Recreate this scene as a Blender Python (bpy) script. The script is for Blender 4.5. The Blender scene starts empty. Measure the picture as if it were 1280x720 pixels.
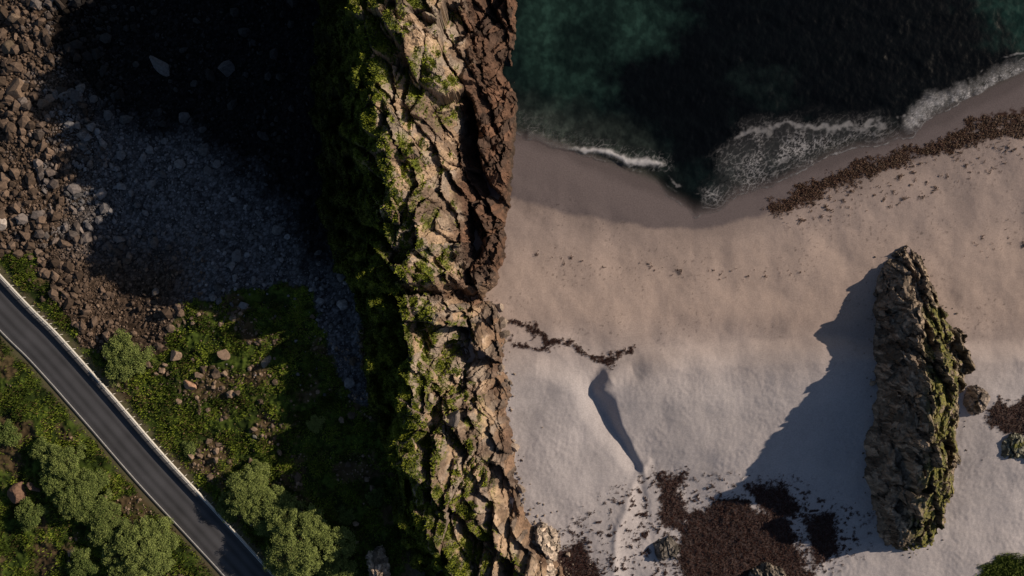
import bpy, math, numpy as np
rng=np.random.default_rng(11)
H=110.0; ZREF=2.0
def W(px,py): return (np.asarray(px,float)-640)/10.0,(360-np.asarray(py,float))/10.0
# ---------------------------------------------------------------- noise
def hsh(ix,iy,s):
    n=(ix.astype(np.int64)*374761393+iy.astype(np.int64)*668265263+s*974634777)&0xffffffff
    n=((n^(n>>13))*1274126177)&0xffffffff
    n=((n^(n>>16))*2246822519)&0xffffffff
    n=n^(n>>15)
    return (n&0xffffff)/float(0x1000000)
def perlin(x,y,s=0):
    x0=np.floor(x);y0=np.floor(y);fx=x-x0;fy=y-y0
    u=fx*fx*fx*(fx*(fx*6-15)+10);v=fy*fy*fy*(fy*(fy*6-15)+10)
    def g(i,j):
        a=hsh(x0+i,y0+j,s)*6.2831853
        return np.cos(a)*(fx-i)+np.sin(a)*(fy-j)
    a=g(0,0);b=g(1,0);c=g(0,1);d=g(1,1)
    return ((a+(b-a)*u)+((c+(d-c)*u)-(a+(b-a)*u))*v)*1.5
def fbm(x,y,sc,o=4,s=0,g=.5):
    r=0;a=1;t=0;x=x/sc;y=y/sc
    for i in range(o):
        r=r+a*perlin(x+17.3*i,y-9.1*i,s+i);t+=a;a*=g;x=x*2.03;y=y*2.03
    return r/t*1.6
def voro(x,y,s=0,jit=1.0):
    x0=np.floor(x);y0=np.floor(y)
    F1=np.full(x.shape,9.);F2=np.full(x.shape,9.);DX=np.zeros(x.shape);DY=np.zeros(x.shape);CX=np.zeros(x.shape);CY=np.zeros(x.shape)
    for i in(-1,0,1):
        for j in(-1,0,1):
            cx=x0+i;cy=y0+j
            qx=cx+.5+jit*(hsh(cx,cy,s)-.5);qy=cy+.5+jit*(hsh(cx,cy,s+1)-.5)
            dx=x-qx;dy=y-qy;d=np.sqrt(dx*dx+dy*dy)
            m=d<F1
            F2=np.where(m,F1,np.minimum(F2,d));F1=np.where(m,d,F1)
            DX=np.where(m,dx,DX);DY=np.where(m,dy,DY);CX=np.where(m,cx,CX);CY=np.where(m,cy,CY)
    return F1,F2,DX,DY,hsh(CX,CY,s+5),hsh(CX,CY,s+6),hsh(CX,CY,s+7)
def ss(a,b,x):
    t=np.clip((x-a)/(b-a),0,1);return t*t*(3-2*t)
def sdpoly(x,y,pts):   # px points -> metres, negative inside
    P=[tuple(map(float,W(*p))) for p in pts]
    d=np.full(x.shape,1e9);ins=np.zeros(x.shape,bool);n=len(P)
    for i in range(n):
        ax,ay=P[i];bx,by=P[(i+1)%n];ex,ey=bx-ax,by-ay
        t=np.clip(((x-ax)*ex+(y-ay)*ey)/(ex*ex+ey*ey+1e-9),0,1)
        d=np.minimum(d,(x-ax-t*ex)**2+(y-ay-t*ey)**2)
        if ay!=by:
            c=((ay>y)!=(by>y))&(x<(bx-ax)*(y-ay)/(by-ay)+ax);ins^=c
    d=np.sqrt(d);return np.where(ins,-d,d)
def dline(x,y,pts):
    P=[tuple(map(float,W(*p))) for p in pts]
    d=np.full(x.shape,1e9)
    for i in range(len(P)-1):
        ax,ay=P[i];bx,by=P[i+1];ex,ey=bx-ax,by-ay
        t=np.clip(((x-ax)*ex+(y-ay)*ey)/(ex*ex+ey*ey+1e-9),0,1)
        d=np.minimum(d,(x-ax-t*ex)**2+(y-ay-t*ey)**2)
    return np.sqrt(d)
def mix(a,b,t): 
    a=np.asarray(a,float);b=np.asarray(b,float);return a+(b-a)*t[...,None]
# ---------------------------------------------------------------- meshes
def raw_mesh(name,V,F,mat,col=None,smooth=False,attrs=None,parent=None):
    me=bpy.data.meshes.new(name);k=F.shape[1]
    me.vertices.add(len(V));me.vertices.foreach_set('co',V.astype(np.float32).ravel())
    me.loops.add(F.size);me.loops.foreach_set('vertex_index',F.astype(np.int32).ravel())
    me.polygons.add(len(F));me.polygons.foreach_set('loop_start',np.arange(0,F.size,k,dtype=np.int32))
    me.polygons.foreach_set('use_smooth',np.full(len(F),smooth))
    me.update(calc_edges=True)
    if col is not None:
        a=me.color_attributes.new(name='Col',type='FLOAT_COLOR',domain='POINT')
        c=np.ones((len(V),4),np.float32);c[:,:col.shape[1]]=np.clip(col,0,1);a.data.foreach_set('color',c.ravel())
    me.materials.append(mat)
    ob=bpy.data.objects.new(name,me);bpy.context.collection.objects.link(ob)
    if parent: ob.parent=parent
    return ob
def grid_mesh(name,X,Y,Z,mat,col,smooth=True,attrs=None,keep=None):
    ny,nx=X.shape;V=np.stack([X,Y,Z],-1).reshape(-1,3)
    i=np.arange(nx*ny).reshape(ny,nx)
    F=np.stack([i[:-1,:-1],i[:-1,1:],i[1:,1:],i[1:,:-1]],-1).reshape(-1,4)
    if keep is not None:
        kk=(keep[:-1,:-1]|keep[1:,1:]|keep[:-1,1:]|keep[1:,:-1]).ravel();F=F[kk]
        used=np.zeros(len(V),bool);used[F.ravel()]=True;rm=np.cumsum(used)-1
        F=rm[F];V=V[used];col=col.reshape(-1,col.shape[-1])[used]
    return raw_mesh(name,V,F,mat,col.reshape(-1,col.shape[-1]),smooth)
def material(name,rough=.9,spec=.2,nscale=8,var=.25,bscale=12,bump=.3,bdist=.05,alpha=False,color=None,metal=0.):
    m=bpy.data.materials.new(name);m.use_nodes=True;nt=m.node_tree;N=nt.nodes;L=nt.links
    b=N['Principled BSDF'];b.inputs['Roughness'].default_value=rough;b.inputs['Specular IOR Level'].default_value=spec;b.inputs['Metallic'].default_value=metal
    if color is None:
        a=N.new('ShaderNodeAttribute');a.attribute_name='Col';src=a.outputs['Color']
    else:
        a=N.new('ShaderNodeRGB');a.outputs[0].default_value=(*color,1);src=a.outputs[0]
    g=N.new('ShaderNodeNewGeometry')
    n=N.new('ShaderNodeTexNoise');n.inputs['Scale'].default_value=nscale;n.inputs['Detail'].default_value=5;L.new(g.outputs['Position'],n.inputs['Vector'])
    r=N.new('ShaderNodeMapRange');r.inputs[1].default_value=.3;r.inputs[2].default_value=.7;r.inputs[3].default_value=1-var;r.inputs[4].default_value=1+var
    L.new(n.outputs['Fac'],r.inputs[0])
    v=N.new('ShaderNodeVectorMath');v.operation='SCALE';L.new(src,v.inputs[0]);L.new(r.outputs[0],v.inputs['Scale'])
    L.new(v.outputs[0],b.inputs['Base Color'])
    if bump>0:
        n2=N.new('ShaderNodeTexNoise');n2.inputs['Scale'].default_value=bscale;n2.inputs['Detail'].default_value=4;L.new(g.outputs['Position'],n2.inputs['Vector'])
        bp=N.new('ShaderNodeBump');bp.inputs['Strength'].default_value=bump;bp.inputs['Distance'].default_value=bdist
        L.new(n2.outputs['Fac'],bp.inputs['Height']);L.new(bp.outputs[0],b.inputs['Normal'])
    if alpha:
        L.new(a.outputs['Alpha'],b.inputs['Alpha'])
    return m
M_ground=material('terrain_mat',.95,.1,6,.12,9,.3,.05)
M_rock=material('rock_mat',.85,.25,3,.32,5,.55,.1)
M_stone=material('stone_mat',.9,.2,4,.3,9,.5,.06)
M_leaf=material('leaf_mat',.7,.2,2,.25,5,0)
M_grass=material('grass_mat',.8,.1,1.2,.3,5,0)
M_weed=material('seaweed_mat',.6,.2,5,.3,9,0)
M_wood=material('bark_mat',.9,.1,9,.3,20,.3,.02,color=(.12,.09,.06))
M_water=material('sea_mat',.2,.25,1.5,.12,1.6,.35,.12,alpha=True)
M_road=material('asphalt_mat',.85,.3,14,.18,40,.3,.01)
M_paint=material('road_paint_mat',.6,.3,9,.25,40,0,color=(.62,.62,.6))
M_steel=material('galvanised_steel_mat',.45,.5,6,.1,40,0,color=(.6,.6,.58),metal=.2)
# ---------------------------------------------------------------- shared layout
WL=[(640,160),(655,166),(700,182),(760,198),(815,214),(838,245),(872,268),(900,264),(925,242),(970,232),(1010,212),(1050,190),(1100,180),(1150,168),(1172,145),(1210,125),(1240,108),(1290,84),(1500,40)]
wlx=[p[0] for p in WL];wly=[p[1] for p in WL]
WLs=[(640,165),(700,182),(800,225),(870,250),(950,232),(1050,195),(1150,160),(1290,95),(1500,40)]
ROADC=[(-400,-30),(-200,158),(0,376),(60,437),(125,510),(190,585),(255,655),(318,724),(520,950),(700,1180)]
def road_pts():
    P=np.array([[*map(float,W(*p))] for p in ROADC]);out=[]
    for i in range(1,len(P)-2):
        p0,p1,p2,p3=P[i-1:i+3]
        for t in np.linspace(0,1,24,endpoint=False):
            out.append(.5*((2*p1)+(-p0+p2)*t+(2*p0-5*p1+4*p2-p3)*t*t+(-p0+3*p1-3*p2+p3)*t**3))
    return np.array(out)
RP=road_pts();RZ=2.6
def droad(x,y):
    d=np.full(x.shape,1e9)
    for i in range(0,len(RP)-3,3):
        ax,ay=RP[i];bx,by=RP[i+3];ex,ey=bx-ax,by-ay
        t=np.clip(((x-ax)*ex+(y-ay)*ey)/(ex*ex+ey*ey),0,1)
        d=np.minimum(d,(x-ax-t*ex)**2+(y-ay-t*ey)**2)
    return np.sqrt(d)
SCREE=[(-500,-500),(440,-500),(440,330),(450,380),(465,500),(430,490),(400,400),(380,350),(300,365),(235,375),(215,440),(160,470),(110,430),(80,370),(45,318),(-500,300)]
DARK=[(60,-500),(440,-500),(430,345),(385,330),(330,240),(240,175),(170,165),(110,140),(60,70)]
PLAT=[(792,466),(830,450),(900,442),(1040,436),(1260,440),(2600,300),(2600,1800),(830,1800),(815,640),(801,585),(778,545),(758,505),(750,484),(760,470)]
def ground_z(x,y,full=True):
    px=640+10*x;py=360-10*y
    d=(py-np.interp(px,[p[0] for p in WLs],[p[1] for p in WLs]))/10
    zb=np.where(d<0,d*.12,2.6*(1-np.exp(-np.maximum(d,0)/22.)))
    zb=np.maximum(zb,-6)
    zb=zb+.32*fbm(x,y,11,3,11)*ss(1,8,d)+.03*fbm(x,y,1.6,3,12)*ss(2,8,d)
    wx=x+.45*fbm(x,y,6,2,31);wy=y+.45*fbm(x,y,6,2,32)
    sd=sdpoly(wx,wy,PLAT)
    wdt=np.interp(py,[430,480,540,585,640],[1.7,1.5,.8,.35,.6])
    zb=zb+np.interp(py,[430,500,560,600,640,700],[1.55,1.55,1.0,.35,.08,0])*ss(wdt,-wdt,sd)
    sd2=sdpoly(wx,wy,[(560,470),(670,458),(712,480),(758,555),(794,590),(772,680),(755,760),(560,760)])
    zb=zb+.75*ss(2.6,-1.0,sd2)
    dl=dline(wx,wy,[(752,484),(765,468),(790,458),(850,446),(940,438),(1060,434)])
    zb=zb+.30*np.exp(-(dl/.85)**2)
    zb=zb+.3*np.exp(-((y+4.0+.8*np.sin(x*.15))/2.)**2)*ss(8,18,x)*0.8
    zb=zb+.2*np.exp(-((dline(wx,wy,[(766,715),(772,660),(796,600),(806,575)]))/.5)**2)
    zl=2.6+.5*fbm(x,y,14,3,21)+.12*fbm(x,y,2.2,3,22)
    sc=sdpoly(x+1.0*fbm(x,y,4,3,41),y+1.0*fbm(x,y,4,3,42),SCREE)
    zl=zl-1.1*ss(1,-12,sc)
    dr=droad(x,y)
    zl=np.where(dr<60,zl*ss(2.9,5.5,dr)+(1-ss(2.9,5.5,dr))*(RZ-.12),zl)
    m=ss(500,600,px)
    z=zl*(1-m)+zb*m
    return z,d,m,sc,dr
# ---------------------------------------------------------------- ground
def axis(lo,hi,st,n=26,far=1600):
    c=np.arange(lo,hi+st,st)
    ex=np.cumsum(np.geomspace(st*1.5,far/3,n))
    return np.concatenate([lo-ex[::-1],c,c[-1]+ex])
GS=.14
xs=axis(-68,68,GS);ys=axis(-39,39,GS)
X,Y=np.meshgrid(xs,ys)
Z,D,MS,SC,DR=ground_z(X,Y)
PX=640+10*X;PY=360-10*Y
warp1=fbm(X,Y,3,4,51);warp2=fbm(X,Y,3,4,52)
n_l=fbm(X,Y,12,4,53);n_m=fbm(X,Y,2.5,4,54);n_f=fbm(X,Y,.7,3,55)
low=ss(390,500,PY+8*n_l)
sand=mix((.385,.315,.292),(.43,.41,.435),low)
sand=mix(sand,(.295,.25,.248),ss(330,270,PY+10*n_l+.03*(PX-900))*.5)
sand=sand*(1+.10*n_l+.05*n_m+.03*n_f)[...,None]
wetd=np.interp(PX,[640,700,800,880,960,1020,1100,1180,1280],[246,265,283,288,268,240,215,190,150])
wet=ss(3,-5,(PY-wetd)+4*warp1+1*n_f)
sand=mix(sand,(.132,.114,.124),wet*.95)
wet2=ss(30,-4,(PY-wetd)+8*warp1)*(1-wet);sand=sand*(1-.18*wet2)[...,None]
wet3=ss(1.6,.1,D+.5*warp1);sand=sand*(1-.25*wet3)[...,None]
sand=mix(sand,(.05,.055,.05),ss(-.2,-2,D))
def wmask(x,y,n1,n2,nf):
    xx=x+.9*n1;yy=y+.9*n2;fine=fbm(x,y,.4,2,63)
    m=np.zeros(x.shape)
    d1=dline(xx,yy,[(975,258),(1020,238),(1080,213),(1130,195),(1180,182),(1230,170),(1300,150),(1400,120)])
    m=np.maximum(m,ss(.3,-.4,d1-1.0+.5*nf+.5*n1+.55*fine))
    d1=dline(xx,yy,[(1190,172),(1230,155),(1300,135),(1400,120)]);m=np.maximum(m,ss(.3,-.4,d1-.7+.6*nf+.5*n1+.5*fine))
    d2=dline(xx,yy,[(640,402),(665,410),(685,428),(715,432),(740,445),(765,452),(785,438)])
    m=np.maximum(m,ss(.25,-.2,d2-.34+.4*nf+.3*fine))
    d2=dline(xx,yy,[(640,425),(665,432),(700,430),(730,436)]);m=np.maximum(m,ss(.25,-.2,d2-.18+.4*nf+.4*fine))
    for P,w in (([(858,652),(885,640),(905,622),(945,640),(985,655),(1005,720),(990,780),(870,780),(850,705)],-.35),
                ([(695,690),(728,675),(748,720),(735,760),(700,760)],-.1),
                ([(815,590),(852,588),(860,630),(856,675),(822,655),(822,620)],.3),
                ([(930,606),(980,602),(1000,640),(965,650)],-.1),
                ([(1000,640),(1040,640),(1060,690),(1010,720)],.5),
                ([(1232,508),(1262,500),(1300,485),(1300,532),(1262,540),(1228,525)],-.3)):
        m=np.maximum(m,ss(.3,-.3,sdpoly(xx,yy,P)+w+.6*nf+.4*n1+.5*fine))
    s1=sdpoly(x,y,[(800,585),(1000,595),(1090,640),(1085,700),(1000,740),(800,740),(690,740),(690,660)])
    m=np.maximum(m,ss(.30,.5,nf*.7+.6*fine+.35*n1)*ss(1.5,-2.5,s1))
    s2=sdpoly(x,y,[(960,262),(1130,205),(1300,165),(1300,195),(1160,245),(1000,285)])
    m=np.maximum(m,.8*ss(.4,.6,nf*.6+.6*fine+.3*n1)*ss(1.2,-1.,s2))
    for P in ([(1215,330),(1240,312),(1290,300)],[(1225,300),(1250,288),(1290,270)],[(1160,215),(1200,215),(1260,190)],[(1040,240),(1110,235),(1190,225)],[(660,310),(760,330),(900,345),(1000,338)]):
        m=np.maximum(m,.8*ss(.42,.68,nf*.5+.6*fine+.2*n2)*ss(1.5,.2,dline(xx,yy,P)))
    return m
nf2=fbm(X,Y,.9,3,61)
SW=wmask(X,Y,warp1,warp2,nf2)*ss(-.2,.3,D)
sand=mix(sand,(.030,.012,.009),SW*.9)
spk=ss(.58,.75,fbm(X,Y,.45,2,66)+.1*n_l)*ss(.0,.5,fbm(X,Y,6,2,67)+.15)*ss(3,8,D)*(1-low)
sand=sand*(1-.4*spk)[...,None]
Z=Z+.08*SW*np.maximum(nf2,0)*2
foot=fbm(X,Y,.45,2,71)+.5*fbm(X,Y,1.1,2,72);fa=ss(-.4,.5,fbm(X,Y,9,3,73));Z=Z+(.010+.016*fa)*foot*ss(430,480,PY+20*n_l)*MS*(1-SW)+.004*foot*ss(3,6,D)*MS
# left ground
F1,F2,_,_,r1,r2,r3=voro(X/.42+.3*n_f,Y/.42,81)
F1b,F2b,_,_,r1b,_,_=voro(X/1.1,Y/1.1,84)
scm=ss(.3,-.3,SC+.8*n_m+.3*n_f)
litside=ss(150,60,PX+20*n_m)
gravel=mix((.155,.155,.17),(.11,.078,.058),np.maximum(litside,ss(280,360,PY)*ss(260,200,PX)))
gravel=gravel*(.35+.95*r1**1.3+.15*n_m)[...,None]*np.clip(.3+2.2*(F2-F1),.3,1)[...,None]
dk=ss(2.5,-3,sdpoly(X+2*n_m,Y+2*warp2,DARK));edgefade=ss(250,440,PX)*ss(380,150,PY);dk=np.maximum(dk,edgefade*.6)  # dark wet rock plus the cliff's shade, both painted into the gravel colour
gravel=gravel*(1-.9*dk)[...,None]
gr=mix((.02,.034,.008),(.06,.092,.016),ss(-.5,.6,n_m+.5*n_f))
soil=ss(.12,.45,fbm(X,Y,5,4,91)+.25*n_f);gr=mix(gr,(.085,.058,.036),soil*.85)
gr=gr*(1+.35*n_f)[...,None]
shoulder=ss(3.7,2.9,DR+.4*n_f);gr=mix(gr,(.14,.12,.08),shoulder*.7)
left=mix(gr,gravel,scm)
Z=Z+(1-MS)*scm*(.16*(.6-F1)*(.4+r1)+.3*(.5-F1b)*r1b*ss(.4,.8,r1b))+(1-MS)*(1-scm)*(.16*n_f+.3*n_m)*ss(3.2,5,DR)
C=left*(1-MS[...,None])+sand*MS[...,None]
grp=ss(.5,-.5,sdpoly(X+.8*warp1+.4*n_f,Y+.8*warp2,[(1222,712),(1250,696),(1290,694),(1290,760),(1215,760)]));C=mix(C,(.05,.07,.015),grp)
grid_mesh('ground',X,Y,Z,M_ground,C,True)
ix0=int(np.argmin(abs(xs+68)));iy0=int(np.argmin(abs(ys+39)))
def gsample(A,x,y):
    i=np.clip(((x-xs[ix0])/GS).astype(int)+ix0,0,len(xs)-1);j=np.clip(((y-ys[iy0])/GS).astype(int)+iy0,0,len(ys)-1)
    return A[j,i]
def gz(x,y): return gsample(Z,x,y)
# ---------------------------------------------------------------- sea
sx=axis(-6,68,.12,22,1500);sx=sx[sx>-8];sy=axis(6,39,.12,22,1500);sy=sy[sy>5]
SX,SY=np.meshgrid(sx,sy);spx=640+10*SX;spy=360-10*SY
w1=fbm(SX,SY,3.2,4,101);w2=fbm(SX,SY,3.2,4,102);wf=fbm(SX,SY,.8,3,103);wb=fbm(SX,SY,9,4,104)
dep=(np.interp(spx,wlx,wly)+5*w1-spy)/10.
sea=np.ones(SX.shape+(3,))*np.array((.003,.007,.007))
def blob(pts,soft=2.5,k=1.6): return ss(soft,-soft,sdpoly(SX+k*w1*1.6,SY+k*w2*1.6,pts))
sea=mix(sea,(.013,.033,.028),blob([(640,-200),(850,-200),(850,40),(790,60),(760,110),(640,120)],4)*(.55+.45*ss(-.4,.5,wb)))
sea=mix(sea,(.044,.058,.053),ss(7.5,0,dep+1.*w1)*ss(880,770,spx)*.9)
sea=mix(sea,(.009,.018,.017),blob([(910,80),(1000,85),(1010,130),(930,135)],2.,2)*.8)
sea=mix(sea,(.010,.032,.027),blob([(1200,-200),(1330,-200),(1330,60),(1245,40)],3.5))
kelp=blob([(770,80),(830,60),(890,-30),(1190,-200),(1230,30),(1290,60),(1280,95),(1200,118),(1150,150),(1050,165),(960,185),(900,200),(850,205),(830,170),(780,140)],1.8)
sea=mix(sea,(.0008,.0012,.0014),kelp*.95*(1-.6*blob([(920,88),(1000,88),(1005,130),(935,135)],2,1.5)))
mot=ss(-.3,.6,fbm(SX,SY,1.3,4,107));sea=sea*(.65+.6*mot)[...,None]*(1+.5*wb)[...,None].clip(.4,1.6)
a1,a2,*_r=voro((SX+.5*w1+.25*wf)/.75,(SY+.5*w2+.25*wf)/.75,111)
lace=ss(.16,.02,a2-a1)
b1,b2,*_r=voro((SX+.3*wf)/.3,(SY+.3*w1)/.3,115);lace2=ss(.2,.02,b2-b1)
foam=np.zeros(SX.shape)
lc=ss(1.6,-2.2,sdpoly(SX+2.0*w1,SY+2.0*w2,[(880,275),(895,215),(915,175),(955,148),(1040,150),(1095,146),(1140,160),(1120,185),(1060,205),(1000,228),(930,255)]))
foam=np.maximum(foam,lc*np.clip(.75*lace*(.6+.8*w2)+.65*lace2*ss(-.3,.5,w2)+.08,0,1)*.68)
brk=dline(SX+.35*w1+.1*wf,SY+.35*w2,[(665,166),(700,180),(725,186),(760,187),(790,199),(828,203)])
bk=ss(.65,.05,brk+.22*wf);bi=.3+.7*ss(700,740,spx);foam=np.maximum(foam,bk*bi)
foam=np.maximum(foam,ss(2.2,.3,brk)*np.clip(.6*lace+.4*lace2*wf,0,1)*.5*(SY>W(0,212)[1]))
foam=np.maximum(foam,ss(5,0,dep)*ss(820,700,spx)*np.clip(.4*lace*w2+.15*lace2,0,1)*.6)
ed=abs(dep+.15*wf-.12);foam=np.maximum(foam,ss(.22,.03,ed)*np.clip(.35+.6*wf+.4*ss(900,1000,spx),0,1)*.7)
for q,sd_ in ((.8,0),(1.7,3),(2.7,5)):
    ed2=abs(dep-q+.6*np.roll(w2,sd_*9,0));foam=np.maximum(foam,ss(.16,.02,ed2)*ss(-.1,.5,w1+.4*wf)*.45*ss(820,860,spx))
rb=dline(SX+.5*w1,SY+.5*w2,[(1150,150),(1172,128),(1205,118),(1235,106),(1262,92),(1300,78)])
foam=np.maximum(foam,ss(1.9,.1,rb+.5*wf)*(.5+.4*wf+.4*lace2))
rb2=dline(SX+.9*w1,SY+.9*w2,[(930,165),(990,152),(1050,160),(1110,152)]);foam=np.maximum(foam,ss(.6,.05,rb2+.4*wf)*.4)
foam=np.clip(foam,0,1)
seac=mix(sea,(.54,.55,.60),foam*.88)
alpha=np.clip(np.maximum(ss(-.05,3.2,dep)**.5*ss(0,.2,dep),foam*ss(-.15,.05,dep)),0,1)
SZ=.0+.03*w1+.02*wf+.25*ss(.9,0,brk)+.05*np.sin(SY*1.3+w1*2)
bedz=gz(SX,SY);dn=(SX<68)&(SY<39)
SZ=np.where(dn,np.maximum(SZ,bedz+.03),SZ)
scol=np.concatenate([seac,alpha[...,None]],-1)
grid_mesh('sea_water',SX,SY,SZ,M_water,scol,True,None,(dep>-.3)&(spx>560))
# ---------------------------------------------------------------- rock bodies
def facet(x,y,sx,sy,ang,s,tilt=1.2,jit=.8,bx=.6):
    c,sn=math.cos(ang),math.sin(ang);u=(x*c+y*sn)/sx;v=(-x*sn+y*c)/sy
    F1,F2,dx,dy,a,b,d=voro(u,v,s,jit)
    return (a-.5)+tilt*((b-bx)*dx+(d-.5)*dy),F2-F1,a,b
def saw(u):
    f=u-np.floor(u);return np.where(f<.82,f/.82,(1-f)/.18)
def saw2(u):
    f=u-np.floor(u);return np.where(f<.14,f/.14,1-(f-.14)/.86)
def rockfield(x,y,s,amp=1.):
    n1=fbm(x,y,7,2,s+90);n2=fbm(x,y,7,2,s+91);xx=x+1.0*n1;yy=y+1.0*n2
    f0,c0,a0,b0=facet(xx,yy,4.2,8.5,.42,s+50,2.2,.9,.60)
    f1,c1,a1,b1=facet(xx,yy,1.7,3.9,.36,s,2.0,1.,.62)
    f2,c2,a2,b2=facet(xx,yy,1.0,1.7,-.75,s+10,1.9,1.,.58)
    f3,c3,a3,b3=facet(xx,yy,.42,.85,.55,s+20,1.6,1.)
    k=ss(.25,.75,b1)
    L1=saw2((xx*.88-yy*.40)/2.6+a0*2)-.5
    h=amp*(4.2*f0+2.0*f1+1.0*f2*(.25+.85*k)+.45*f3*(.2+k*b2*1.4)+1.2*L1*(.1+.8*b0))-1.0*np.exp(-c0/.02)*a1-.5*np.exp(-c1/.03)*(a0+.1)-.15*np.exp(-c2/.05)*k
    crack=np.clip(np.exp(-c0/.02)+np.exp(-c1/.03)*a0+.35*np.exp(-c2/.05)*k*a1,0,1)
    return h,crack,a1,a2,a3
def jag(x,y,z,m,a=.3):
    st=saw(z/.8+.6*fbm(x,y,4,2,777))
    dx=a*(fbm(y,z*1.3,.9,3,771)+.9*(st-.5));dy=a*fbm(x,z*1.3,.9,3,772)
    return x+dx*m,y+dy*m
cx=np.arange(-29,12,.095);cy=np.arange(-52,60,.095)
CX,CY=np.meshgrid(cx,cy);cpy=360-10*CY;cpx=640+10*CX
wn=fbm(CX,CY,5,4,201);wn2=fbm(CX,CY,1.6,3,202);wn3=fbm(CX,CY,12,2,203)
yy=[-300,0,100,200,300,355,368,385,480,560,620,660,700,760,900]
XL=np.interp(cpy,yy,[395,395,392,395,405,430,448,450,462,480,498,510,525,550,600])
XC=np.interp(cpy,yy,[500,500,500,500,508,515,520,518,512,518,530,545,570,600,660])
XR=np.interp(cpy,yy,[650,650,648,640,633,622,605,622,634,642,652,668,700,730,780])
HH=np.interp(cpy,yy,[20,20,19.5,17.5,14.,11,8.5,10,10,9.5,8.5,8,7,6,5])
p2=cpx+14*wn+4*wn2
sr=(XR-(cpx+8*wn+4*wn2))/(XR-XC);sl=(p2-XL)/(XC-XL)
srn=sr+.14*wn3+.08*fbm(CX,CY,4,3,230)
pr=np.where(sr<.1,np.interp(sr,[-.3,-.03,.0,.1],[-.25,-.06,0,.16]),np.interp(srn,[.0,.1,.20,.34,.42,.58,.66,.84,.92,5],[.1,.16,.24,.29,.48,.56,.72,.82,1,1]))
pl=np.interp(sl,[-.3,0,.15,.5,.8,1,5],[-.3,0,.22,.6,.92,1,1])
base=np.minimum(pr,pl)
rh,crack,ra1,ra2,ra3=rockfield(CX,CY,300)
rightm=ss(-.15,.15,sr-0.0)*ss(1.45,1.0,sr+.2*wn)
em=ss(-.02,.12,np.minimum(sr,sl*1.2))
rocky=np.clip(rightm+.25,0,1)
gz_c=gz(CX,CY)
CZ=np.where(cpx<520,np.maximum(gz_c-.2,-9),np.clip(gz_c,-1,3)*1.0)
cleft=np.exp(-((cpy-366-.12*(cpx-560)+9*wn+4*wn2)/6)**2)*ss(500,520,cpx)
lowamp=np.interp(cpy,[340,400],[.92,.68])
CZ=CZ+base*(HH-2)+rh*em*rocky*lowamp*(.4+.6*ss(.0,.3,base))-1.0*(1-em)*ss(0,-.05,base)-.8*ss(-.01,-.1,base)-2.6*cleft*em+(.6*wn2+.25*fbm(CX,CY,.6,2,231))*(1-rightm)*em+1.6*wn*(1-rightm)*em
dzy,dzx=np.gradient(CZ,.095);slope=np.sqrt(dzx**2+dzy**2)
pat=fbm(CX,CY,3.5,4,220)
tan=mix((.37,.275,.195),(.27,.225,.19),ss(.35,.65,ra2))
tan=mix(tan,(.54,.44,.365),ss(.55,.9,ra3)*ss(-.3,.35,pat)*.8)
tan=mix(tan,(.12,.082,.06),ss(-.05,.35,pat+.35*(ra1-.5))*.78)
tan=tan*(1+.25*wn2)[...,None]
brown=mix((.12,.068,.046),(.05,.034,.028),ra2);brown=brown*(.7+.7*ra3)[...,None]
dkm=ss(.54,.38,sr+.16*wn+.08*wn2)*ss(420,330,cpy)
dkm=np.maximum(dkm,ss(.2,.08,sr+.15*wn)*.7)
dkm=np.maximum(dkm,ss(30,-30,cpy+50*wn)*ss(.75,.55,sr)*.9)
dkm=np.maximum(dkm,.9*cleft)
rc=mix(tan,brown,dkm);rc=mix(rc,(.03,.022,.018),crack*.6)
wetb=ss(.05,.0,base-.02);rc=mix(rc,(.035,.03,.025),wetb*.6*ss(330,200,cpy))
gm0=ss(.60,.84,sr+.34*wn+.16*wn2+.06*ss(420,520,cpy))
gpatch=ss(.0,.28,fbm(CX,CY,2.4,4,211)+.22*ss(440,560,cpy)+.15*sr-.05)*ss(2.3,1.,slope)*ss(.2,.45,sr)*(1-dkm)
lside=ss(1.0,.8,sl+.1*wn)
gm=np.clip(np.maximum(np.maximum(gm0*ss(4.6,2.,slope+1.2*ra3*rightm),gpatch),lside),0,1)
gcol=mix((.024,.040,.009),(.13,.16,.022),ss(-.5,.4,wn2+.6*fbm(CX,CY,.6,2,214)))
gcol=mix(gcol,(.12,.09,.04),ss(.4,.8,fbm(CX,CY,1.8,3,215))*.5)
rc=mix(rc,gcol,gm)
lt=np.maximum(ss(.95,.3,sl)*ss(420,250,cpy),ss(.7,.1,sl)*.6);rc=rc*(1-.72*lt)[...,None]  # shade of the left slope multiplied into the rock colour
JX,JY=jag(CX,CY,CZ,ss(1.2,3.,slope)*(.3+.7*rightm),.18)
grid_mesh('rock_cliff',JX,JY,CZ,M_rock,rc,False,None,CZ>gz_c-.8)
def cz(x,y):
    i=np.clip(((x-cx[0])/.095).astype(int),0,len(cx)-1);j=np.clip(((y-cy[0])/.095).astype(int),0,len(cy)-1);return j,i
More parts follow.
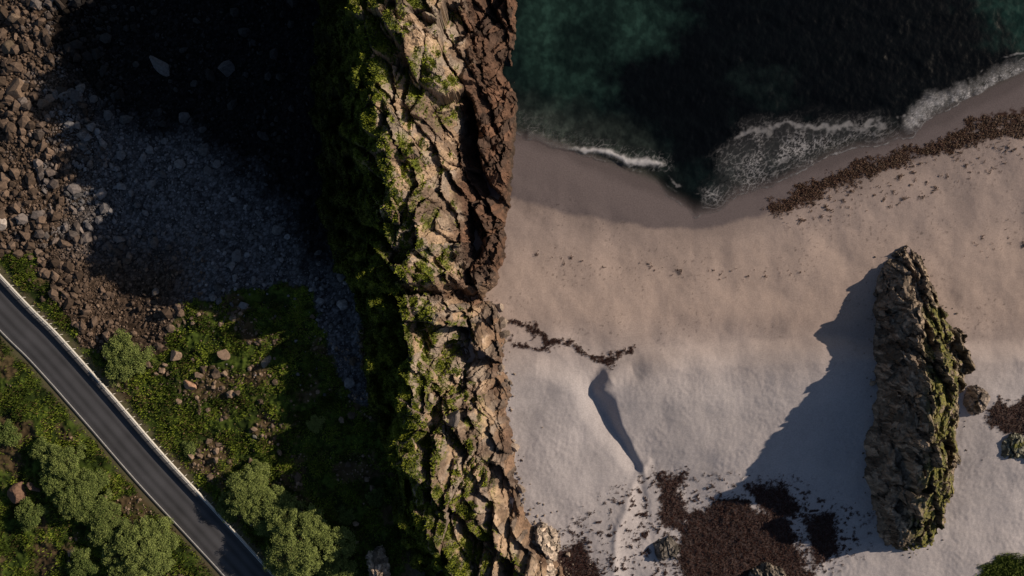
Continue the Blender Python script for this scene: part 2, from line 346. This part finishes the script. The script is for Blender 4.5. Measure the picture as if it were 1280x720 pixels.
def outcrop(name,poly,crest,h,s,res=.08,moss=0.,tone=(.19,.165,.14),edge=2.4,amp=.8,mossx=None,scale=1.,aspect=1.,rough=.75):
    P=np.array([[*map(float,W(*p))] for p in poly]);lo=P.min(0)-1.5;hi=P.max(0)+1.5
    x=np.arange(lo[0],hi[0],res);y=np.arange(lo[1],hi[1],res);x,y=np.meshgrid(x,y)
    n=fbm(x,y,2.2,4,s+3);n2=fbm(x,y,.7*scale,3,s+4)
    sd=-sdpoly(x+.45*n*min(1,edge/2),y+.45*n2*min(1,edge/2),poly)
    if crest is not None:
        dc=dline(x,y,crest);t=sd/(np.maximum(sd,0)+dc*.8+.3)
    else: t=sd/edge
    hy=np.interp(360-10*y,[q[0] for q in h],[q[1] for q in h]) if isinstance(h,list) else h
    f,cr,b1,b2,b3=rockfield(x/scale,y/scale*aspect,s+10,amp);f=f*scale
    prof=np.where(t<0,t*3.,np.clip(t,0,1)**.65)
    g=gz(x,y)
    z=g-.25+hy*prof+f*ss(-.02,.3,t)*rough
    gy,gx=np.gradient(z,res);sl=np.sqrt(gx*gx+gy*gy)
    c=mix(tone,np.array(tone)*.45,ss(.3,.7,b2));c=mix(c,np.array(tone)*2.1,ss(.6,.95,b3)*.7);c=c*(1+.25*n2)[...,None];c=mix(c,(.02,.016,.013),cr*.7)
    if moss>0:
        mm=ss(.0,.35,n+.4*n2+moss-.5)*ss(4.,1.8,sl)
        if mossx is not None: mm=mm*ss(3.8,1.5,dline(x+.4*n,y+.4*n,mossx))
        c=mix(c,mix((.055,.07,.014),(.17,.17,.03),ss(-.4,.4,n2)),np.clip(mm,0,1)*.85)
    jx,jy=jag(x,y,z,ss(.8,2.2,sl)*ss(0,.15,t),.5*scale)
    return grid_mesh(name,jx,jy,z,M_rock,c,False,None,(z>g-.5)&(t>-.25))
outcrop('rock_outcrop',[(1116,312),(1142,306),(1160,335),(1170,365),(1184,402),(1192,430),(1196,468),(1188,500),(1184,545),(1188,590),(1178,640),(1164,680),(1140,690),(1102,680),(1088,635),(1080,600),(1077,556),(1084,520),(1090,460),(1092,400),(1098,350)],
  [(1126,335),(1126,400),(1124,470),(1120,540),(1120,600),(1124,660)],[(310,1.6),(345,3.4),(400,5.0),(480,7.5),(560,9.0),(600,8.4),(640,5.8),(665,3.8),(690,2)],500,.075,1.1,(.21,.17,.135),3,.8,[(1165,400),(1150,480),(1150,540),(1142,600),(1150,690)],.6,.8,.85)
B=[(1198,482),(1212,478),(1226,490),(1222,512),(1204,518),(1195,502)]
outcrop('boulder',B,None,1.6,620,.06,0,(.26,.22,.19),.8,.4,None,.5)
outcrop('boulder',[(1242,548),(1258,536),(1275,545),(1290,552),(1290,580),(1262,574),(1244,568)],None,1.0,640,.06,.5,(.24,.24,.19),.8,.4,None,.5)
outcrop('boulder',[(814,678),(836,668),(852,682),(846,698),(822,700)],None,1.2,660,.06,0,(.13,.12,.11),.7,.35,None,.5)
outcrop('boulder',[(935,712),(955,700),(978,710),(985,740),(930,745)],None,1.5,680,.06,0,(.17,.15,.13),.8,.4,None,.5)
outcrop('boulder',[(1176,562),(1192,560),(1200,574),(1184,584),(1174,576)],None,1.1,690,.06,0,(.17,.15,.12),.7,.4,None,.5)
outcrop('boulder',[(1178,408),(1198,410),(1204,462),(1184,472)],None,3.0,695,.06,0,(.16,.13,.10),.9,.4,None,.5)
outcrop('boulder',[(460,688),(478,680),(488,700),(490,735),(462,735)],None,1.9,700,.06,0,(.34,.28,.23),.8,.3,None,.7)
outcrop('rock_outcrop',[(650,664),(675,648),(700,660),(698,695),(712,740),(640,740)],None,2.2,720,.07,0,(.40,.34,.29),1.2,.6,None,.6)
# ---------------------------------------------------------------- stones
import bmesh
def ico(sub):
    bm=bmesh.new();bmesh.ops.create_icosphere(bm,subdivisions=sub,radius=1);bm.verts.ensure_lookup_table()
    v=np.array([x.co[:] for x in bm.verts]);f=np.array([[q.index for q in p.verts] for p in bm.faces]);bm.free();return v,f
def rock_shapes(sub,n,r):
    v,f=ico(sub);S=[]
    for k in range(n):
        w=v.copy()
        for c in range(9):
            nn=r.normal(size=3);nn/=np.linalg.norm(nn);d=r.uniform(.45,.85);q=w@nn;w=w-np.outer(np.maximum(q-d,0),nn)
        w*=r.uniform(.7,1.2,3)*np.array([1.1,.85,.7]);S.append(w)
    return S,f
def scatter_stones(name,x,y,z,size,col,sub=1,nsh=14,sink=.25):
    S,f=rock_shapes(sub,nsh,rng);S=np.array(S);n=len(x);k=rng.integers(0,nsh,n);a=rng.uniform(0,6.28,n);tl=rng.uniform(-.4,.4,n)
    P=S[k]*size[:,None,None];c,s=np.cos(tl)[:,None],np.sin(tl)[:,None]
    P=np.stack([P[...,0]*c+P[...,2]*s,P[...,1],-P[...,0]*s+P[...,2]*c],-1)
    c,s=np.cos(a)[:,None],np.sin(a)[:,None]
    P=np.stack([P[...,0]*c-P[...,1]*s+x[:,None],P[...,0]*s+P[...,1]*c+y[:,None],P[...,2]+(z+size*sink)[:,None]],-1)
    m=P.shape[1];F=(f[None]+(np.arange(n)*m)[:,None,None]).reshape(-1,3)
    return raw_mesh(name,P.reshape(-1,3),F,M_stone,np.repeat(col,m,0),False)
def cand(n,x0,x1,y0,y1):
    px=rng.uniform(x0,x1,n);py=rng.uniform(y0,y1,n);return px,py
px,py=cand(90000,-60,470,-60,500);x,y=W(px,py)
sc=gsample(SC,x,y)+.8*gsample(n_m,x,y);dkv=gsample(dk,x,y)
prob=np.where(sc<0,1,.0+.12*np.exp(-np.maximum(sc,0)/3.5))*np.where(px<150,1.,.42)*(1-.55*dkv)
ok=(rng.random(len(x))<prob)&(gsample(DR,x,y)>3.6)
x,y,px,py=x[ok][:22000],y[ok][:22000],px[ok][:22000],py[ok][:22000]
siz=.07+.09*rng.pareto(2.3,len(x));siz=np.minimum(siz*np.where(px<110,1.35,1.)*np.where(py<140,1.15,1),.95)
br=np.clip(((130-px)/80+gsample(n_m,x,y)),0,1);br=np.maximum(br,np.clip((py-270)/60,0,1)*(px<260))
cc=np.array([.175,.175,.19])*(1-br)[:,None]+np.array([.130,.095,.074])*br[:,None]
cc=cc*rng.uniform(.35,1.4,len(x))[:,None]*(1-.85*gsample(dk,x,y))[:,None]  # stones take the same wet-rock and shade darkening in their colour
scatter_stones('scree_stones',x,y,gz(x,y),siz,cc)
px,py=cand(30000,90,470,380,720);x,y=W(px,py);cl=fbm(x,y,5,4,91)+.15*fbm(x,y,9,2,95)
ok=(rng.random(len(x))<.26*ss(-.05,.45,cl)+.006)&(gsample(DR,x,y)>3.6);x,y=x[ok],y[ok]
scatter_stones('meadow_stones',x,y,gz(x,y),np.minimum(.08+.10*rng.pareto(2.2,len(x)),.75),np.array([.22,.165,.125])*rng.uniform(.4,1.3,len(x))[:,None])
for (bx,by,r,c) in [(240,480,1.0,(.38,.24,.17)),(285,441,1.15,(.32,.23,.17)),(222,443,1.2,(.24,.18,.14)),(335,452,.9,(.2,.18,.16)),(196,365,.8,(.15,.13,.12)),(200,82,1.6,(.11,.11,.12)),(282,86,1.5,(.07,.07,.08)),(228,146,1.1,(.08,.08,.09)),(20,22,1.5,(.17,.13,.1)),(20,112,1.9,(.17,.125,.095)),(4,280,1.1,(.4,.36,.34)),(25,615,1.7,(.15,.095,.07)),(45,608,1.1,(.15,.10,.08)),(570,515,1.5,(.16,.14,.13)),(545,490,1.0,(.3,.25,.2)),(320,545,.6,(.2,.2,.18)),(12,60,1.2,(.14,.11,.08)),(322,612,.5,(.3,.3,.3)),(330,170,1.0,(.03,.03,.033))]:
    x,y=map(float,W(bx,by));
    j,i=cz(np.array([x]),np.array([y]));zz=gz(np.array([x]),np.array([y]))
    if bx>500: zz=np.maximum(zz,CZ[j,i]+.2)
    scatter_stones('boulder',np.array([x]),np.array([y]),zz,np.array([r*.85]),np.array([c]),3,1)
px,py=cand(1600,600,740,370,725);x,y=W(px,py);xr=np.interp(py,yy,[650,650,648,640,633,622,605,622,634,642,652,668,700,730,780])
ok=abs(px-xr-1)<rng.exponential(6+7*(py>620),len(x));x,y=x[ok],y[ok];j,i=cz(x,y)
scatter_stones('beach_stones',x,y,np.maximum(gz(x,y),CZ[j,i]),.1+.16*rng.pareto(2.6,len(x)).clip(0,5),np.array([.34,.28,.235])*rng.uniform(.4,1.2,len(x))[:,None])
px,py=cand(700,1060,1225,320,710);x,y=W(px,py)
OC=[(1116,312),(1142,306),(1176,365),(1200,430),(1198,468),(1186,545),(1190,590),(1166,680),(1140,690),(1102,680),(1080,600),(1084,520),(1092,400)]
ds=sdpoly(x,y,OC);ok=(ds>-.3)&(ds<rng.exponential(.5,len(x)));x,y=x[ok],y[ok]
scatter_stones('beach_stones',x,y,gz(x,y),.1+.12*rng.pareto(3,len(x)).clip(0,4),np.array([.2,.17,.14])*rng.uniform(.5,1.3,len(x))[:,None])
# ---------------------------------------------------------------- quads
def quads(name,c,u,v,col,mat,parent=None):
    n=len(c);V=np.stack([c-u*.5-v*.5,c+u*.5-v*.3,c+v*.6+u*.1,c-u*.5+v*.4],1).reshape(-1,3)
    F=np.arange(n*4).reshape(n,4);return raw_mesh(name,V,F,mat,np.repeat(col,4,0),False,None,parent)
def rdir(n,up=0.):
    d=rng.normal(size=(n,3));d[:,2]+=up;return d/np.linalg.norm(d,axis=1)[:,None]
def blades(name,x,y,z,L,col,mat,wd=.07):
    n=len(x);a=rng.uniform(0,6.28,n);t=rng.uniform(.2,1.2,n)
    v=np.stack([np.cos(a)*np.sin(t),np.sin(a)*np.sin(t),np.cos(t)],-1)*L[:,None]
    b=a+1.57+rng.uniform(-.4,.4,n);u=np.stack([np.cos(b),np.sin(b),rng.uniform(-.3,.3,n)],-1)*wd
    return quads(name,np.stack([x,y,z],-1)+v*.4,u,v,col,mat)
px,py=cand(300000,-50,540,300,770);x,y=W(px,py)
scv=gsample(scm,x,y);nm=fbm(x,y,2.6,4,301);so=gsample(soil,x,y)
ok=(rng.random(len(x))<(1-scv)*np.clip(.55+1.1*nm,.04,1)*(1-.9*so))&(gsample(DR,x,y)>3.05)
x,y,nm=x[ok],y[ok],nm[ok]
n3=fbm(x,y,4,4,303);g1=np.array([.040,.066,.010]);g2=np.array([.19,.25,.032]);t=np.clip(.45+.95*n3+rng.normal(0,.2,len(x)),0,1)[:,None]
brn=(rng.random(len(x))<.12+.3*np.clip(fbm(x,y,3,2,309),0,1))[:,None]
gcl=(g1+(g2-g1)*t);gcl=np.where(brn,np.array([.13,.10,.045])*(.4+.8*t),gcl)
blades('grass',x,y,gz(x,y),rng.uniform(.12,.4,len(x))*(1+.7*nm),gcl*rng.uniform(.6,1.2,len(x))[:,None],M_grass,.09)
px,py=cand(280000,390,660,-60,770);x,y=W(px,py);j,i=cz(x,y);ok=(rng.random(len(x))<gm[j,i]*1.1-.1)&(CZ[j,i]>gz(x,y))
x,y,j,i=x[ok],y[ok],j[ok],i[ok];t=np.clip(.55+.7*fbm(x,y,1.5,3,305)+rng.normal(0,.25,len(x)),0,1)[:,None]
dm=1-.75*(lt[j,i])[:,None]  # left-slope shade carried into the blade colour
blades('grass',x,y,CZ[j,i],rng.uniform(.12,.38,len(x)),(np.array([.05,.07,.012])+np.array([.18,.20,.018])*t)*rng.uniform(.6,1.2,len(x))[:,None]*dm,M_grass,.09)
px,py=cand(9000,1210,1300,690,760);x,y=W(px,py);ok=rng.random(len(x))<gsample(grp,x,y);x,y=x[ok],y[ok]
blades('grass',x,y,gz(x,y),rng.uniform(.15,.5,len(x)),np.array([.11,.15,.03])*rng.uniform(.4,1.3,len(x))[:,None],M_grass,.08)
px,py=cand(420000,640,1290,140,740);x,y=W(px,py);sv=gsample(SW,x,y);ok=rng.random(len(x))<sv*.8-.12
x,y=x[ok],y[ok];n=len(x);a=rng.uniform(0,6.28,n)
L=rng.uniform(.08,.28,n);v=np.stack([np.cos(a),np.sin(a),rng.uniform(-.5,.7,n)],-1)*L[:,None];u=np.stack([-np.sin(a),np.cos(a),rng.uniform(-.6,.6,n)],-1)*.07
bandm=np.clip((300-(360-10*y))/30,0,1)[:,None]
quads('seaweed',np.stack([x,y,gz(x,y)+rng.uniform(.02,.15,n)],-1),u,v,(np.array([.034,.012,.009])*(1-bandm)+np.array([.075,.042,.026])*bandm)*rng.uniform(.4,1.5,n)[:,None],M_weed)
# ---------------------------------------------------------------- bushes
def tube(p,q,r0,r1,k=6):
    p=np.array(p);q=np.array(q);d=(q-p)/np.linalg.norm(q-p);a=np.cross(d,[.3,.9,.1]);a/=np.linalg.norm(a);b=np.cross(d,a)
    th=np.arange(k)*2*np.pi/k;ring=np.cos(th)[:,None]*a+np.sin(th)[:,None]*b
    V=np.concatenate([p+ring*r0,q+ring*r1]);F=np.array([[i,(i+1)%k,k+(i+1)%k,k+i] for i in range(k)]);return V,F
def bush(px,py,r,tone=0.,hs=1.):
    x,y=map(float,W(px,py));r=r/10.;z=float(gz(np.array([x]),np.array([y]))[0]);h=r*.75*hs
    e=bpy.data.objects.new('bush',None);bpy.context.collection.objects.link(e)
    nc=int(20+r*r*14);a=rng.uniform(0,6.28,nc);rad=np.sqrt(rng.random(nc))*r*.95
    lob=1+.22*np.sin(a*3+px)+.15*np.sin(a*5+py);rad=rad*lob
    hz=h*np.sqrt(np.clip(1-(rad/(r*1.3))**2,0.05,1))*rng.uniform(.68,1.05,nc)
    cc=np.stack([x+rad*np.cos(a),y+rad*np.sin(a),z+hz],-1)
    Vs=[];Fs=[];o=0
    segs=[((x,y,z-.3),(x+.1,y,z+h*.35),.16*r/2.5,.1*r/2.5)]
    for c in cc[:min(nc,26)]: 
        mid=np.array([x,y,z+h*.15])*.45+c*.55+rng.normal(0,.1,3);segs.append(((x,y,z+h*.15),mid,.07,.04));segs.append((mid,c,.04,.015))
    for s_ in segs:
        V,F=tube(*s_);Vs.append(V);Fs.append(F+o);o+=len(V)
    raw_mesh('branches',np.concatenate(Vs),np.concatenate(Fs),M_wood,None,True,None,e)
    cl=[];col=[]
    for c in cc:
        m=int(rng.uniform(120,240));cr=rng.uniform(.3,.75)*min(1,.5+r/4);ct=rng.normal(0,.14)
        d=rdir(m,.3);q=c+d*cr*(rng.random(m)**.5)[:,None]*np.array([1,1,.7]);cl.append(q)
        t=np.clip(rng.normal(.42+tone+ct,.2,m),0,1)[:,None];b=np.array([.05,.085,.018])*(1-t)+np.array([.23,.285,.085])*t
        col.append(b*rng.uniform(.65,1.25,m)[:,None])
    q=np.concatenate(cl);n=len(q);nrm=rdir(n,.9)+np.array([.5,.15,0]);t1=np.cross(nrm,rdir(n));t1/=np.linalg.norm(t1,axis=1)[:,None];t2=np.cross(nrm,t1);t2/=np.linalg.norm(t2,axis=1)[:,None]
    s_=rng.uniform(.07,.15,n)[:,None];quads('leaves',q,t1*s_*.6,t2*s_,np.concatenate(col),M_leaf,e)
for b in [(385,668,48,.3),(350,640,32,.25),(318,612,34,.25),(425,700,22,.1),(395,528,9,.4),(165,446,28,.15,.6),(180,682,38,.2),(205,668,22,.2),(140,655,22,.1),(105,622,26,.05),(88,576,24,.1),(120,600,18,0),(60,560,13,0),(45,640,16,-.1),(160,712,20,.1),(290,635,14,0),(110,700,16,-.1),(15,540,16,-.15),(435,642,10,-.1),(240,560,8,-.1),(470,620,10,-.1),(135,630,18,.1),(75,600,16,0)]: bush(*b)
# ---------------------------------------------------------------- road
def offs(o):
    T=np.gradient(RP,axis=0);T/=np.linalg.norm(T,axis=1)[:,None];Nn=np.stack([-T[:,1],T[:,0]],-1);return RP+Nn*o
us=np.concatenate([[-2.5,-2.45],np.linspace(-2.4,2.4,33),[2.45,2.5]])
RX=np.stack([offs(o) for o in us],0)
rz=np.full(RX.shape[:2],RZ)+.04*np.cos(us/2.5*1.5)[:,None];rz[0]-=.2;rz[-1]-=.2
tr=sum(np.exp(-((us-o)/.33)**2) for o in(-1.7,-.65,.65,1.7))[:,None]*np.ones((1,RX.shape[1]))
nn=fbm(RX[...,0],RX[...,1],2.5,3,401);ac=.085-.035*np.clip(tr,0,1)+.012*nn
rcol=np.stack([ac*.97,ac,ac*1.15],-1);rcol=mix(rcol,(.14,.13,.11),ss(2.25,2.5,abs(us))[:,None]*ss(-.4,.5,nn+.0)*.7)
road=grid_mesh('road',RX[...,0],RX[...,1],rz,M_road,rcol,True)
for sgn in(-1,1):
    A=offs(sgn*2.18);B=offs(sgn*2.28);zc=RZ+.04*math.cos(2.23/2.5*1.5)+.006
    V=np.concatenate([np.c_[A,np.full(len(A),zc)],np.c_[B,np.full(len(A),zc)]]);n=len(A);i=np.arange(n-1);raw_mesh('edge_line',V,np.stack([i,i+1,n+i+1,n+i],-1),M_paint,None,False,None,road)
prof=[(0,.45),(.05,.5),(0,.56),(0,.62),(.05,.68),(0,.75),(-.08,.76),(-.09,.45)]
S=[np.c_[offs(2.72+p[0]),np.full(len(RP),RZ+p[1])] for p in prof];S.append(S[0]);S=np.array(S);k,n,_=S.shape
i=np.arange(k*n).reshape(k,n);F=np.stack([i[:-1,:-1],i[:-1,1:],i[1:,1:],i[1:,:-1]],-1).reshape(-1,4)
ge=bpy.data.objects.new('guard_rail',None);bpy.context.collection.objects.link(ge)
raw_mesh('beam',S.reshape(-1,3),F,M_steel,None,False,None,ge)
Pp=offs(2.82)[::3];Vs=[];Fs=[];o=0
for p in Pp:
    V,F=tube((p[0],p[1],RZ-.5),(p[0],p[1],RZ+.66),.05,.05,4);Vs.append(V);Fs.append(F+o);o+=len(V)
raw_mesh('posts',np.concatenate(Vs),np.concatenate(Fs),M_steel,None,False,None,ge)
# ---------------------------------------------------------------- light, sky, camera
el=math.radians(24);dx,dy=1.,.34;az=math.atan2(dx,dy)
from mathutils import Vector
d=Vector((math.sin(az)*math.cos(el),math.cos(az)*math.cos(el),math.sin(el)))
l=bpy.data.lights.new('sun','SUN');l.energy=4.8;l.angle=math.radians(.5);l.color=(1,.81,.61)
lo=bpy.data.objects.new('sun',l);bpy.context.collection.objects.link(lo);lo.rotation_euler=d.to_track_quat('Z','Y').to_euler()
w=bpy.data.worlds.new('World');bpy.context.scene.world=w;w.use_nodes=True;nt=w.node_tree
s=nt.nodes.new('ShaderNodeTexSky');s.sky_type='NISHITA';s.sun_disc=False;s.sun_elevation=el;s.sun_rotation=az
nt.links.new(s.outputs[0],nt.nodes['Background'].inputs[0]);nt.nodes['Background'].inputs[1].default_value=.05
c=bpy.data.cameras.new('camera');co=bpy.data.objects.new('camera',c);bpy.context.collection.objects.link(co)
co.location=(0,0,ZREF+H);c.angle=2*math.atan(64/H);c.clip_end=6000;bpy.context.scene.camera=co
sc_=bpy.context.scene;sc_.view_settings.view_transform='Standard';sc_.view_settings.look='None';sc_.view_settings.exposure=0
